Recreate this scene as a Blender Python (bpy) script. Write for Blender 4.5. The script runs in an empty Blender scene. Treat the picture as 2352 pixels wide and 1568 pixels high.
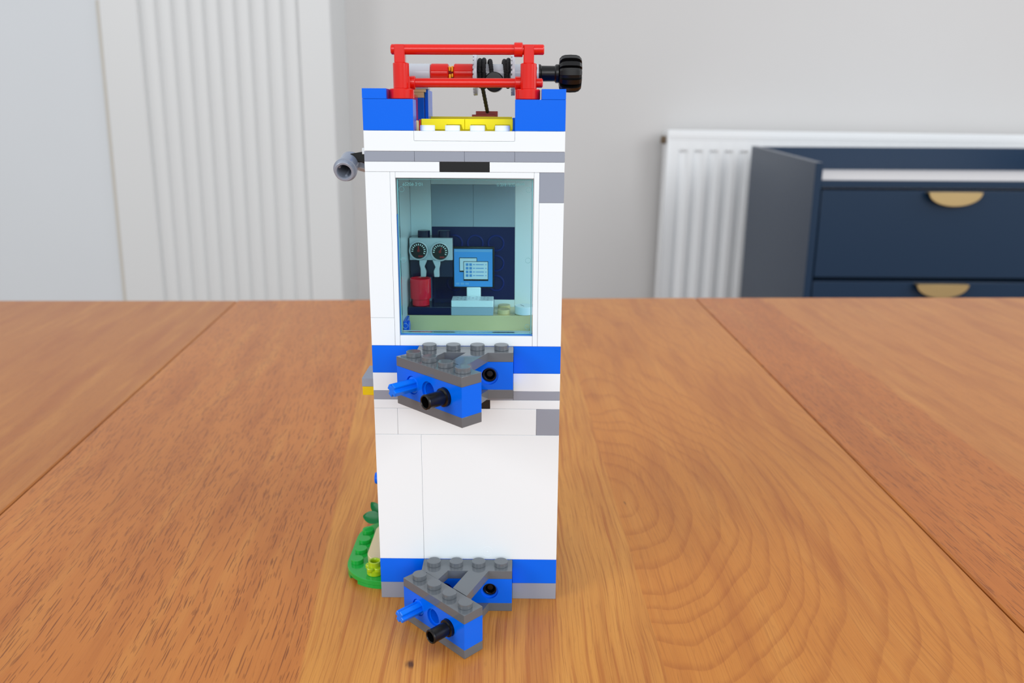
import bpy, bmesh, math, random
from mathutils import Vector, Matrix
random.seed(4)
scene = bpy.context.scene
COL = scene.collection
TABLE_Z = 0.75          # table top height; everything below is written in millimetres from the table top
PI = math.pi

# ------------------------------------------------------------------ materials
def lin(c):
    f = lambda v: v / 12.92 if v <= 0.04045 else ((v + 0.055) / 1.055) ** 2.4
    return tuple(f(x / 255.0) for x in c) + (1.0,)

def new_mat(name):
    m = bpy.data.materials.new(name); m.use_nodes = True
    nt = m.node_tree
    return m, nt, nt.nodes['Principled BSDF']

def plastic(name, rgb, rough=0.16, spec=0.5, bump=0.004, scale=900):
    m, nt, b = new_mat(name)
    b.inputs['Base Color'].default_value = lin(rgb)
    b.inputs['Roughness'].default_value = rough
    b.inputs['Specular IOR Level'].default_value = spec
    tc = nt.nodes.new('ShaderNodeTexCoord'); no = nt.nodes.new('ShaderNodeTexNoise'); bp = nt.nodes.new('ShaderNodeBump')
    no.inputs['Scale'].default_value = scale
    nt.links.new(tc.outputs['Object'], no.inputs['Vector'])
    bp.inputs['Strength'].default_value = bump; bp.inputs['Distance'].default_value = 0.001
    nt.links.new(no.outputs['Fac'], bp.inputs['Height']); nt.links.new(bp.outputs['Normal'], b.inputs['Normal'])
    return m

def clear(name, tint, gloss=0.06, rough=0.02):
    m = bpy.data.materials.new(name); m.use_nodes = True
    nt = m.node_tree; nt.nodes.clear()
    o = nt.nodes.new('ShaderNodeOutputMaterial'); t = nt.nodes.new('ShaderNodeBsdfTransparent'); g = nt.nodes.new('ShaderNodeBsdfGlossy')
    mx = nt.nodes.new('ShaderNodeMixShader'); fr = nt.nodes.new('ShaderNodeFresnel')
    fr.inputs['IOR'].default_value = 1.17
    t.inputs['Color'].default_value = tint + (1,); g.inputs['Roughness'].default_value = rough
    nt.links.new(fr.outputs[0], mx.inputs[0]); nt.links.new(t.outputs[0], mx.inputs[1]); nt.links.new(g.outputs[0], mx.inputs[2])
    nt.links.new(mx.outputs[0], o.inputs[0])
    return m

WHITE = plastic('white_plastic', (231, 241, 247), 0.24, 0.4)
BLUE = plastic('blue_plastic', (0, 102, 236), 0.2, 0.22)
BLUE_PIN = plastic('bright_blue_plastic', (6, 118, 246), 0.22, 0.3)
LGREY = plastic('light_grey_plastic', (144, 153, 168), 0.2)
DGREY = plastic('dark_grey_plastic', (97, 103, 109), 0.09)
PALEGREY = plastic('pale_grey_plastic', (190, 196, 204), 0.2)
BLACK = plastic('black_plastic', (9, 9, 10), 0.3, 0.4)
RED = plastic('red_plastic', (212, 22, 10), 0.16)
DRED = plastic('dark_red_plastic', (132, 26, 20), 0.2)
MUGRED = plastic('crimson_plastic', (225, 20, 45), 0.12)
YELLOW = plastic('yellow_plastic', (255, 238, 0), 0.2)
ORANGE = plastic('orange_yellow_plastic', (238, 160, 10), 0.2)
TAN = plastic('tan_plastic', (219, 200, 152), 0.22)
GREEN = plastic('green_plastic', (28, 165, 62), 0.16)
DGREEN = plastic('leaf_green_plastic', (10, 152, 80), 0.2)
LIME = plastic('lime_plastic', (166, 196, 24), 0.16)
NAVY = plastic('navy_plastic', (7, 18, 76), 0.4, 0.3, 0.0)
INK = plastic('ink_plastic', (6, 17, 56), 0.14, 0.4, 0.0)
SLATE = plastic('slate_grey_plastic', (158, 174, 190), 0.5, 0.3, 0.0)
SCREEN = plastic('screen_blue_print', (70, 150, 225), 0.2)
SCREENPALE = plastic('screen_pale_print', (206, 222, 234), 0.2)
SCREENMID = plastic('screen_mid_print', (110, 168, 222), 0.2)
PRINT_WHITE = plastic('white_print', (240, 245, 245), 0.3)
PRINT_RED = plastic('red_print', (150, 22, 26), 0.3)
ROPE = plastic('black_rope', (20, 20, 22), 0.6, 0.3, 0.6, 2500)
GLASS = clear('teal_clear_plastic', (0.795, 0.972, 0.977))
GLASSEDGE = clear('teal_edge_plastic', (0.86, 0.97, 0.98))
YCLEAR = plastic('clear_yellow_plastic', (222, 190, 0), 0.05)
NAVYCLEAR = clear('clear_navy_plastic', (0.34, 0.45, 0.78))
RADPAINT = plastic('radiator_enamel', (250, 253, 255), 0.3, 0.5, 0.01, 60)
PAINT = plastic('white_gloss_paint', (226, 228, 228), 0.4, 0.5, 0.02, 60)
CHESTNAVY = plastic('navy_satin_paint', (27, 50, 75), 0.28, 0.3, 0.03, 90)
BRASS, _nt, _b = new_mat('brass')
_b.inputs['Base Color'].default_value = lin((192, 166, 118)); _b.inputs['Metallic'].default_value = 0.85; _b.inputs['Roughness'].default_value = 0.38
TRAYPAINT = plastic('pale_grey_tray_paint', (238, 235, 236), 0.4, 0.5, 0.03, 60)

def wall_paint(name, rgb):
    m, nt, b = new_mat(name)
    tc = nt.nodes.new('ShaderNodeTexCoord'); no = nt.nodes.new('ShaderNodeTexNoise'); mp = nt.nodes.new('ShaderNodeMapRange')
    mx = nt.nodes.new('ShaderNodeMix'); mx.data_type = 'RGBA'
    no.inputs['Scale'].default_value = 3.0; no.inputs['Detail'].default_value = 5
    nt.links.new(tc.outputs['Object'], no.inputs['Vector']); nt.links.new(no.outputs['Fac'], mx.inputs[0])
    c = lin(rgb); mx.inputs[6].default_value = tuple(v * 0.98 for v in c[:3]) + (1,); mx.inputs[7].default_value = tuple(min(1, v * 1.02) for v in c[:3]) + (1,)
    nt.links.new(mx.outputs[2], b.inputs['Base Color']); b.inputs['Roughness'].default_value = 0.75
    return m
WALL = wall_paint('wall_paint', (213, 212, 211))
WALL_COOL = wall_paint('cool_wall_paint', (222, 227, 231))
CAULK = wall_paint('caulk', (210, 206, 196))
FLOORM = wall_paint('floor_boards', (128, 100, 76))

# ---- oak: object coordinates in millimetres, grain along y
class NT:
    def __init__(s, nt): s.nt = nt
    def m(s, op, *a):
        n = s.nt.nodes.new('ShaderNodeMath'); n.operation = op
        for i, v in enumerate(a):
            if isinstance(v, (int, float)): n.inputs[i].default_value = v
            else: s.nt.links.new(v, n.inputs[i])
        return n.outputs[0]
    def vec(s, x, y, z=0.0):
        n = s.nt.nodes.new('ShaderNodeCombineXYZ')
        for i, v in enumerate((x, y, z)):
            if isinstance(v, (int, float)): n.inputs[i].default_value = v
            else: s.nt.links.new(v, n.inputs[i])
        return n.outputs[0]
    def noise(s, v, scale=1.0, detail=2.0, rough=0.5, dist=0.0):
        n = s.nt.nodes.new('ShaderNodeTexNoise'); s.nt.links.new(v, n.inputs['Vector'])
        n.inputs['Scale'].default_value = scale; n.inputs['Detail'].default_value = detail
        n.inputs['Roughness'].default_value = rough; n.inputs['Distortion'].default_value = dist
        return n.outputs['Fac']
    def rng(s, v, a, b, lo=0.0, hi=1.0, smooth=True):
        n = s.nt.nodes.new('ShaderNodeMapRange'); n.interpolation_type = 'SMOOTHSTEP' if smooth else 'LINEAR'
        s.nt.links.new(v, n.inputs[0])
        for i, x in enumerate((a, b, lo, hi)): n.inputs[i + 1].default_value = x
        return n.outputs[0]
    def mix(s, f, a, b, mode='MIX'):
        n = s.nt.nodes.new('ShaderNodeMix'); n.data_type = 'RGBA'; n.blend_type = mode
        for i, v in ((0, f), (6, a), (7, b)):
            if isinstance(v, (int, float)): n.inputs[i].default_value = v
            elif isinstance(v, tuple): n.inputs[i].default_value = v
            else: s.nt.links.new(v, n.inputs[i])
        return n.outputs[2]

def oak():
    m, nt, b = new_mat('oiled_oak'); g = NT(nt); M = g.m
    tc = nt.nodes.new('ShaderNodeTexCoord'); sp = nt.nodes.new('ShaderNodeSeparateXYZ')
    nt.links.new(tc.outputs['Object'], sp.inputs[0])
    x = M('MULTIPLY', sp.outputs[0], 1000.0); y = M('MULTIPLY', sp.outputs[1], 1000.0)
    k = g.rng(x, -190, 70, 0.112, 0.018)
    wob = M('MULTIPLY', M('SUBTRACT', g.noise(g.vec(M('MULTIPLY', x, 0.012), M('MULTIPLY', y, 0.009)), 1, 2), 0.5), 9.0)
    u = M('ADD', M('ADD', x, M('MULTIPLY', y, k)), wob)
    mAB = g.rng(M('ADD', x, M('ADD', M('MULTIPLY', y, 0.125), 56.0)), -1.0, 1.0)
    mBC = g.rng(M('ADD', x, M('SUBTRACT', M('MULTIPLY', y, 0.02), 64.6)), -0.3, 0.3)
    mCD = g.rng(x, 194.5, 195.5)
    mDE = g.rng(M('ADD', x, M('MULTIPLY', M('SUBTRACT', g.noise(g.vec(0.0, M('MULTIPLY', y, 0.02)), 1, 1), 0.5), 10.0)), 264, 267)
    mLL = g.rng(M('ADD', x, M('MULTIPLY', y, 0.103)), -206.5, -205.5, 1.0, 0.0)
    A0 = lin((186, 122, 70)); B0 = lin((200, 146, 84)); C0 = lin((192, 131, 70)); D0 = lin((184, 116, 62)); E0 = lin((190, 130, 78)); L0 = lin((177, 119, 68))
    base = g.mix(mAB, A0, B0); base = g.mix(mBC, base, C0); base = g.mix(mCD, base, D0); base = g.mix(mDE, base, E0); base = g.mix(mLL, base, L0)
    # broad colour drift
    br = g.noise(g.vec(M('MULTIPLY', u, 1 / 17), M('MULTIPLY', y, 1 / 150)), 1, 3, 0.55)
    base = g.mix(M('MULTIPLY', g.rng(br, 0.42, 0.72), 0.5), base, lin((158, 92, 46)))
    br2 = g.noise(g.vec(M('MULTIPLY', u, 1 / 9), M('MULTIPLY', y, 1 / 110), 3.3), 1, 2, 0.5)
    base = g.mix(M('MULTIPLY', g.rng(br2, 0.5, 0.75), 0.24), base, lin((214, 164, 104)))
    # fine straight grain
    fg = g.noise(g.vec(M('MULTIPLY', u, 1 / 0.55), M('MULTIPLY', y, 1 / 42)), 1, 3, 0.6)
    famt = g.rng(M('ADD', mAB, M('MULTIPLY', mBC, -0.45)), 0.0, 1.0, 0.24, 0.62, False)
    base = g.mix(M('MULTIPLY', g.rng(fg, 0.47, 0.72), famt), base, lin((142, 84, 40)))
    fg2 = g.noise(g.vec(M('MULTIPLY', u, 1 / 1.9), M('MULTIPLY', y, 1 / 120), 7.0), 1, 2, 0.5)
    base = g.mix(M('MULTIPLY', M('MULTIPLY', g.rng(fg2, 0.5, 0.7), mAB), M('SUBTRACT', 0.6, M('MULTIPLY', mBC, 0.45))), base, lin((160, 92, 42)))
    # pores: short dark dashes
    def dashes(cw, cl, half, hw, seed, keep_frac):
        V = nt.nodes.new('ShaderNodeTexVoronoi'); V.voronoi_dimensions = '2D'; V.feature = 'F1'; V.inputs['Scale'].default_value = 1.0
        a = M('ADD', M('DIVIDE', u, cw), seed); c = M('ADD', M('DIVIDE', y, cl), seed * 0.37)
        nt.links.new(g.vec(a, c), V.inputs['Vector'])
        q = nt.nodes.new('ShaderNodeSeparateXYZ'); nt.links.new(V.outputs['Position'], q.inputs[0])
        rc = nt.nodes.new('ShaderNodeSeparateXYZ'); nt.links.new(V.outputs['Color'], rc.inputs[0])
        dv = M('MULTIPLY', M('SUBTRACT', c, q.outputs[1]), cl)
        bend = M('MULTIPLY', M('SUBTRACT', rc.outputs[1], 0.5), 0.05)
        du = M('ABSOLUTE', M('ADD', M('MULTIPLY', M('SUBTRACT', a, q.outputs[0]), cw), M('MULTIPLY', dv, bend)))
        L = M('MULTIPLY', M('ADD', M('MULTIPLY', rc.outputs[0], 0.9), 0.45), half)
        t_ = M('DIVIDE', M('ABSOLUTE', dv), L)
        wdt = M('MULTIPLY', M('SQRT', M('MAXIMUM', M('SUBTRACT', 1.0, t_), 0.0)), hw)
        body = g.rng(M('SUBTRACT', du, wdt), -0.12, 0.10, 1.0, 0.0)
        body = M('MULTIPLY', body, g.rng(t_, 0.8, 1.0, 1.0, 0.0))
        return M('MULTIPLY', body, M('MULTIPLY', M('GREATER_THAN', keep_frac, rc.outputs[2]), M('ADD', 0.45, M('MULTIPLY', rc.outputs[1], 0.55))))
    dens = g.rng(g.noise(g.vec(M('MULTIPLY', u, 1 / 26), M('MULTIPLY', y, 1 / 140), 5.0), 1, 1), 0.38, 0.62)
    pm = M('MAXIMUM', dashes(1.9, 15.0, 7.5, 0.27, 3.1, M('SUBTRACT', 0.66, M('MULTIPLY', dens, 0.22))), dashes(1.15, 7.5, 3.4, 0.19, 17.7, M('MULTIPLY', dens, 0.6)))
    keep = M('SUBTRACT', 1.0, M('MULTIPLY', mAB, M('SUBTRACT', 1.0, M('MULTIPLY', mCD, M('SUBTRACT', 1.0, M('MULTIPLY', mDE, 0.8))))))
    keep = M('MULTIPLY', keep, M('SUBTRACT', 1.0, M('MULTIPLY', mLL, 0.75)))
    base = g.mix(M('MULTIPLY', M('MULTIPLY', pm, keep), 0.78), base, lin((108, 56, 27)))
    po2 = g.noise(g.vec(M('MULTIPLY', u, 1 / 0.8), M('MULTIPLY', y, 1 / 7.0), 9.7), 1, 1, 0.4)
    base = g.mix(M('MULTIPLY', M('MULTIPLY', g.rng(po2, 0.64, 0.72), M('ADD', M('MULTIPLY', keep, 0.6), 0.25)), 0.5), base, lin((112, 64, 32)))
    # cathedral figure in the stave to the tower's right
    dx = M('SUBTRACT', x, 61.0); dy = M('DIVIDE', M('SUBTRACT', y, 82.0), M('MULTIPLY', g.rng(y, 60, 110, 1.65, 2.05), g.rng(y, 170, 460, 1.0, 1.85)))
    nz = g.noise(g.vec(M('MULTIPLY', x, 1 / 30), M('MULTIPLY', y, 1 / 85), 2.0), 1, 2, 0.45)
    far = g.rng(y, 150, 420)
    r = M('ADD', M('SQRT', M('ADD', M('MULTIPLY', dx, dx), M('MULTIPLY', dy, dy))), M('MULTIPLY', M('SUBTRACT', nz, 0.5), g.rng(y, 120, 420, 15.0, 34.0)))
    r = M('ADD', r, M('ADD', M('MULTIPLY', M('SINE', M('MULTIPLY', r, 0.23)), 1.2), M('MULTIPLY', M('SINE', M('MULTIPLY', r, 0.091)), 2.6)))
    ph = M('FRACT', M('DIVIDE', r, 7.4))
    line = M('MULTIPLY', g.rng(ph, 0.55, 0.94), g.rng(ph, 0.93, 1.0, 1.0, 0.0))
    fray = g.noise(g.vec(M('MULTIPLY', x, 1 / 1.6), M('MULTIPLY', y, 1 / 9), 4.0), 1, 2)
    line = M('MULTIPLY', line, g.rng(r, 7, 16))
    cm = M('MULTIPLY', M('MULTIPLY', line, M('MULTIPLY', mBC, M('SUBTRACT', 1.0, mCD))), g.rng(fray, 0.25, 0.6, 0.35, 0.9))
    base = g.mix(M('MULTIPLY', cm, g.rng(y, 60, 450, 0.44, 0.27)), base, lin((148, 82, 36)))
    # small knot and a few stains near the front edge of the photo
    def spot(cx, cy, rx, ry):
        ddx = M('DIVIDE', M('ADD', M('SUBTRACT', x, cx), M('MULTIPLY', M('SUBTRACT', fray, 0.5), 5.0)), rx); ddy = M('DIVIDE', M('SUBTRACT', y, cy), ry)
        return g.rng(M('SQRT', M('ADD', M('MULTIPLY', ddx, ddx), M('MULTIPLY', ddy, ddy))), 0.2, 1.0, 1.0, 0.0)
    base = g.mix(M('MULTIPLY', spot(-16.5, -38.5, 1.8, 3.0), 0.85), base, lin((52, 28, 18)))
    base = g.mix(M('MULTIPLY', spot(-9.0, -29, 5.5, 11.0), 0.5), base, lin((120, 62, 30)))
    base = g.mix(M('MULTIPLY', spot(-146, 528, 4.0, 16.0), 0.6), base, lin((84, 64, 48)))
    base = g.mix(M('MULTIPLY', spot(67.5, 80, 1.0, 2.4), 0.7), base, lin((84, 56, 34)))
    base = g.mix(1.0, base, (1.06, 0.90, 0.53, 1), 'MULTIPLY')
    nt.links.new(base, b.inputs['Base Color'])
    b.inputs['Roughness'].default_value = 0.36
    b.inputs['Specular IOR Level'].default_value = 0.38
    bp = nt.nodes.new('ShaderNodeBump'); bp.inputs['Strength'].default_value = 0.12; bp.inputs['Distance'].default_value = 0.0006
    nt.links.new(M('ADD', M('MULTIPLY', pm, -1.0), M('MULTIPLY', fg, 0.4)), bp.inputs['Height']); nt.links.new(bp.outputs['Normal'], b.inputs['Normal'])
    return m
OAK = oak()

# ------------------------------------------------------------------ mesh builder (millimetres in, metres out)
class MB:
    def __init__(s): s.bm = bmesh.new()
    def add(s, tmp, mat=None):
        if mat is not None: tmp.transform(mat)
        me = bpy.data.meshes.new('t'); tmp.to_mesh(me); tmp.free(); s.bm.from_mesh(me); bpy.data.meshes.remove(me); return s
    def box(s, x0, x1, y0, y1, z0, z1, bev=0.15, seg=2, mat=None, gap=0.0):
        bev = min(bev, 0.09) if bev < 0.25 else bev
        t = bmesh.new(); bmesh.ops.create_cube(t, size=1)
        w = (x1 - x0 - 2 * gap, y1 - y0 - 2 * gap, z1 - z0 - 2 * gap)
        for v in t.verts: v.co = Vector(((x0 + x1) / 2 + v.co.x * w[0], (y0 + y1) / 2 + v.co.y * w[1], (z0 + z1) / 2 + v.co.z * w[2]))
        if bev: bmesh.ops.bevel(t, geom=t.edges[:], offset=min(bev, min(w) * 0.45), segments=seg, affect='EDGES', profile=0.5)
        return s.add(t, mat)
    def lathe(s, prof, o=(0, 0, 0), axis=(0, 0, 1), n=32, mat=None, closed=False):
        """prof: list of (radius, height) turned about axis from o"""
        t = bmesh.new(); rings = []
        for r, h in prof:
            rings.append([t.verts.new((r * math.cos(2 * PI * i / n), r * math.sin(2 * PI * i / n), h)) for i in range(n)] if r > 1e-6 else [t.verts.new((0, 0, h))])
        pairs = list(zip(rings, rings[1:])) + ([(rings[-1], rings[0])] if closed else [])
        for a, b in pairs:
            for i in range(n):
                j = (i + 1) % n
                if len(a) == 1 and len(b) == 1: continue
                if len(a) == 1: t.faces.new((a[0], b[i], b[j]))
                elif len(b) == 1: t.faces.new((a[i], a[j], b[0]))
                else: t.faces.new((a[i], a[j], b[j], b[i]))
        bmesh.ops.recalc_face_normals(t, faces=t.faces[:])
        q = Vector((0, 0, 1)).rotation_difference(Vector(axis).normalized()).to_matrix().to_4x4()
        t.transform(Matrix.Translation(Vector(o)) @ q)
        return s.add(t, mat)
    def cyl(s, o, axis, r, h, n=32, bev=0.2, mat=None):
        return s.lathe([(0, 0), (r - bev, 0), (r, bev), (r, h - bev), (r - bev, h), (0, h)], o, axis, n, mat)
    def stud(s, x, y, z, h=1.7, r=2.4):
        return s.cyl((x, y, z - 0.05), (0, 0, 1), r, h + 0.05, 40, 0.14)
    def ring(s, o, axis, r0, r1, h, n=32, bev=0.15):
        return s.lathe([(r0, bev), (r0 + bev, 0), (r1 - bev, 0), (r1, bev), (r1, h - bev), (r1 - bev, h), (r0 + bev, h), (r0, h - bev)], o, axis, n, None, True)
    def prism(s, pts, z0, z1, bev=0.12, mat=None, holes=None):
        t = bmesh.new()
        vs = [t.verts.new((p[0], p[1], z0)) for p in pts]; f = t.faces.new(vs)
        e = bmesh.ops.extrude_face_region(t, geom=[f])
        for v in e['geom']:
            if isinstance(v, bmesh.types.BMVert): v.co.z = z1
        bmesh.ops.recalc_face_normals(t, faces=t.faces[:])
        if bev:
            bmesh.ops.bevel(t, geom=[ed for ed in t.edges if ed.calc_face_angle(0) > 0.4], offset=bev, segments=1, affect='EDGES')
        return s.add(t, mat)
    def tube(s, pts, r, n=18):
        t = bmesh.new(); rings = []; P = [Vector(p) for p in pts]; side = None
        for i, p in enumerate(P):
            d = (P[min(i + 1, len(P) - 1)] - P[max(i - 1, 0)]).normalized()
            if side is None: side = d.orthogonal().normalized()
            side = (side - d * side.dot(d)).normalized(); up = d.cross(side)
            rr = r[i] if isinstance(r, (list, tuple)) else r
            rings.append([t.verts.new(p + rr * (math.cos(2 * PI * j / n) * side + math.sin(2 * PI * j / n) * up)) for j in range(n)])
        for a, b in zip(rings, rings[1:]):
            for j in range(n): t.faces.new((a[j], a[(j + 1) % n], b[(j + 1) % n], b[j]))
        t.faces.new(rings[0][::-1]); t.faces.new(rings[-1])
        bmesh.ops.recalc_face_normals(t, faces=t.faces[:])
        return s.add(t)
    def build(s, name, mat, parent=None, origin=(0, 0, 0), label=None, smooth=True):
        me = bpy.data.meshes.new(name)
        for v in s.bm.verts: v.co = (v.co - Vector(origin)) * 0.001
        s.bm.to_mesh(me); s.bm.free()
        me.materials.append(mat)
        for p in me.polygons: p.use_smooth = smooth
        if smooth: me.set_sharp_from_angle(angle=math.radians(20))
        o = bpy.data.objects.new(name, me); COL.objects.link(o)
        if parent is not None: o.parent = parent
        else: o.location = Vector(origin) * 0.001 + Vector((0, 0, TABLE_Z))
        if label: o['label'] = label
        return o

def thing(name, label, cat, origin=(0, 0, 0), group=None):
    o = bpy.data.objects.new(name, None); COL.objects.link(o)
    o.location = Vector(origin) * 0.001 + Vector((0, 0, TABLE_Z)); o.empty_display_size = 0.01
    tag(o, label, cat, group); return o
def tag(o, label, cat, group=None, kind=None):
    o['label'] = label; o['category'] = cat
    if group: o['group'] = group
    if kind: o['kind'] = kind
    return o
def struct(o, label, cat):
    o['kind'] = 'structure'; o['label'] = label; o['category'] = cat; return o
def B(*a, **k): return MB().box(*a, **k)
G = 0.03   # gap between bricks

# ------------------------------------------------------------------ the toy tower
T = thing('toy_tower', 'tall narrow white and blue toy brick tower with red railing on the oak table', 'toy building')
def brick(name, x0, x1, z0, z1, mat, y0=0, y1=8, label=None, bev=0.09):
    return B(x0, x1, y0, y1, z0, z1, bev=bev, gap=G).build(name, mat, T, label=label)

DEPTH = 56
def course(z0, z1, mat, name, front=(), right=True):
    """side and back runs of one course; front lists (x0, x1, material, name)"""
    for x0, x1, m, n in front: brick(n, x0, x1, z0, z1, m)
    brick(name, -32, -24, z0, z1, mat, 8, DEPTH)
    if right: brick(name, 24, 32, z0, z1, mat, 8, DEPTH)
    brick(name, -24, 24, z0, z1, mat, 48, DEPTH)
course(0, 6.4, LGREY, 'base_plate', [(-32, -16, LGREY, 'base_plate'), (-16, 16, LGREY, 'base_plate'), (16, 32, LGREY, 'base_plate')])
course(6.4, 16, BLUE, 'blue_brick', [(-32, -16, BLUE, 'blue_brick'), (-16, 16, BLUE, 'blue_brick'), (16, 32, BLUE, 'blue_brick')])
course(16, 64, WHITE, 'wall_panel', [(-32, -16, WHITE, 'wall_panel'), (-16, 32, WHITE, 'wall_panel')])
course(64, 73.6, WHITE, 'white_brick', [(-32, -24, WHITE, 'white_brick'), (-24, 24, WHITE, 'white_brick'), (24, 32, LGREY, 'grey_brick')])
course(73.6, 76.8, WHITE, 'white_plate', [(-32, -8, WHITE, 'white_plate'), (-8, 8, BLACK, 'black_plate'), (8, 32, WHITE, 'white_plate')])
course(76.8, 80, LGREY, 'grey_plate', [(-32, -16, LGREY, 'grey_plate'), (-16, 16, LGREY, 'grey_plate'), (16, 32, LGREY, 'grey_plate')])
course(80, 86.4, WHITE, 'white_plate', [(-32, -16, WHITE, 'white_plate'), (-16, 16, WHITE, 'white_plate'), (16, 32, WHITE, 'white_plate')])
course(86.4, 96, BLUE, 'blue_brick', [(-32, -16, BLUE, 'blue_brick'), (-16, 16, BLUE, 'blue_brick'), (16, 32, BLUE, 'blue_brick')])
# upper room: left wall closed, right wall open behind its front column, back wall of panels
brick('white_brick', -32, -24, 96, 105.6, WHITE)
brick('corner_column', -32, -24, 105.6, 153.6, WHITE)
brick('corner_column', 24, 32, 96, 144, WHITE)
brick('grey_brick', 24, 32, 144, 153.6, LGREY)
brick('wall_panel', -32, -24, 96, 153.6, WHITE, 8, DEPTH)
brick('corner_column', 24, 32, 96, 153.6, WHITE, 48, DEPTH)
brick('corner_column', 16, 24, 96, 153.6, WHITE, 48, DEPTH)
brick('corner_column', -24, -16, 96, 153.6, WHITE, 48, DEPTH)
brick('slate_panel', -16, 0, 130.4, 146.4, SLATE, 48, DEPTH)
brick('slate_panel', 0, 16, 130.4, 146.4, SLATE, 48, DEPTH)
brick('white_plate', -16, 16, 146.4, 153.6, WHITE, 48, DEPTH)
brick('white_plate', -16, 16, 96, 102, WHITE, 48, DEPTH)
nv = B(-16, 16, 48, DEPTH, 102, 130.4, gap=G).build('navy_panel', NAVY, T, label='dark navy back panel with ring shaped tubes')
rg = MB()
for cx in (-7.3, 0.7, 8.7):
    for cz in (108.6, 116.4, 124.2): rg.ring((cx, 47.7, cz), (0, 1, 0), 2.6, 3.3, 0.4, 28)
rg.build('tube_rims', plastic('deep_blue_plastic', (10, 32, 108), 0.35, 0.3, 0.0), nv)
brick('upper_floor', -24, 24, 90, 93, WHITE, 8, 48)
desk = B(-24, 24, 32, 48, 93.02, 99.2, gap=G)
for sx in (12, 4, -4, -12, 20):
    if sx == 12:
        for sy in (36, 44): desk.stud(sx, sy, 99.2)
desk.build('desk', TAN, T, label='tan desk ledge with bare studs')
MB().box(-23.95, -22.9, 20, 30, 93.2, 99.6, 0.3).cyl((-22.95, 25, 96.5), (1, 0, 0), 2.3, 0.7).build('blue_hinge_block', BLUE, T)

# window: white frame, teal pane set in it
fr = MB()
fr.box(-24, -22.3, 0, 8, 96, 153.6, 0.15, gap=G).box(22.3, 24, 0, 8, 96, 153.6, 0.15, gap=G)
fr.box(-22.3, 22.3, 0, 8, 151.7, 153.6, 0.15, gap=G).box(-22.3, 22.3, 0, 8, 96, 99.5, 0.15, gap=G)
wf = fr.build('window_frame', WHITE, T)
pn = MB().box(-21.6, 21.6, 1.6, 2.6, 100.3, 151.0, 0.1)
pane = pn.build('window_pane', GLASS, wf, label='clear teal window pane')
rim = MB()
for x0, x1, z0, z1 in ((-22.0, -21.65, 99.9, 151.4), (21.65, 22.0, 99.9, 151.4), (-21.6, 21.6, 99.95, 100.25), (-21.6, 21.6, 151.05, 151.35)):
    rim.box(x0, x1, 1.3, 2.9, z0, z1, 0.08)
for x, z in ((-20.6, 148), (20.6, 148), (-20.6, 125), (20.6, 125), (-20.6, 102.5), (20.6, 102.5)):
    rim.ring((x, 1.4, z), (0, 1, 0), 0.82, 0.89, 0.2, 24, 0.02)
rim.build('pane_rim', plastic('teal_edge_plastic', (110, 184, 192), 0.15), pane)
MB().box(-22.28, 22.28, 1.0, 3.2, 99.52, 99.9, 0.05).box(-22.28, -22.02, 1.0, 3.2, 99.9, 140, 0.05).build('pane_edge_glint', plastic('painted_blue_glint', (40, 120, 205), 0.2), pane)  # blue strips paint the glint of light refracted along the pane's left and bottom
def text_part(body, size, loc, mat, parent, name, flip=False, width=None):
    cu = bpy.data.curves.new('txt', 'FONT'); cu.body = body; cu.size = size; cu.align_x = 'CENTER'; cu.align_y = 'CENTER'; cu.extrude = 0.03
    o = bpy.data.objects.new('txt', cu); COL.objects.link(o)
    dg = bpy.context.evaluated_depsgraph_get(); dg.update()
    me = bpy.data.meshes.new_from_object(o.evaluated_get(dg)); COL.objects.unlink(o); bpy.data.objects.remove(o)
    xs = [v.co.x for v in me.vertices]; s = width / (max(xs) - min(xs)) if width else 1
    me.transform(Matrix.Translation(Vector(loc) * 0.001) @ Matrix.Diagonal((0.001 * s, 0.001, 0.001 * (-1 if flip else 1), 1)) @ Matrix.Rotation(PI / 2, 4, 'X'))
    me.materials.clear(); me.materials.append(mat); me.name = name
    ob = bpy.data.objects.new(name, me); COL.objects.link(ob); ob.parent = parent; return ob
ETCH = plastic('etched_teal', (96, 160, 166), 0.3)
text_part('92509 2-01', 1.5, (-16.9, 1.5, 149.7), ETCH, pane, 'moulded_lettering', True, 6.4)
text_part('\u00a9 2018 LEGO Group', 1.5, (14.8, 1.5, 149.7), ETCH, pane, 'moulded_lettering', True, 9.0)

# courses above the window
brick('white_plate', -32, -8, 153.6, 156.8, WHITE); brick('black_plate', -8, 8, 153.6, 156.8, BLACK); brick('white_plate', 8, 32, 153.6, 156.8, WHITE)
course(153.6, 156.8, WHITE, 'white_plate')
course(156.8, 160, LGREY, 'grey_plate', [(-32, -16, LGREY, 'grey_plate'), (-16, 0, LGREY, 'grey_plate'), (0, 16, LGREY, 'grey_plate'), (16, 32, LGREY, 'grey_plate')])
rot_xz = Matrix(((1, 0, 0, 0), (0, 0, 1, 0), (0, 1, 0, 0), (0, 0, 0, 1)))     # (x, y, z) -> (x, z, y)
e = G
MB().prism([(-32 + e, 160 + e), (32 - e, 160 + e), (32 - e, 166.4 - e), (16, 166.4 - e), (16, 163.2), (-16, 163.2), (-16, 166.4 - e), (-32 + e, 166.4 - e)], 0 + e, 8 - e, 0.15, rot_xz).build('parapet', WHITE, T)
sp = B(-16, 16, 0, 8, 163.2, 166.4, gap=0.06)
for i in range(4): sp.stud(-12 + 8 * i, 4, 166.4)
sp.build('studded_plate', WHITE, T)
brick('roof_plate', -24, 24, 160, 163.2, LGREY, 8, DEPTH)
brick('white_plate', -32, -24, 160, 166.4, WHITE, 8, DEPTH); brick('white_plate', 24, 32, 160, 166.4, WHITE, 8, DEPTH)
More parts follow.
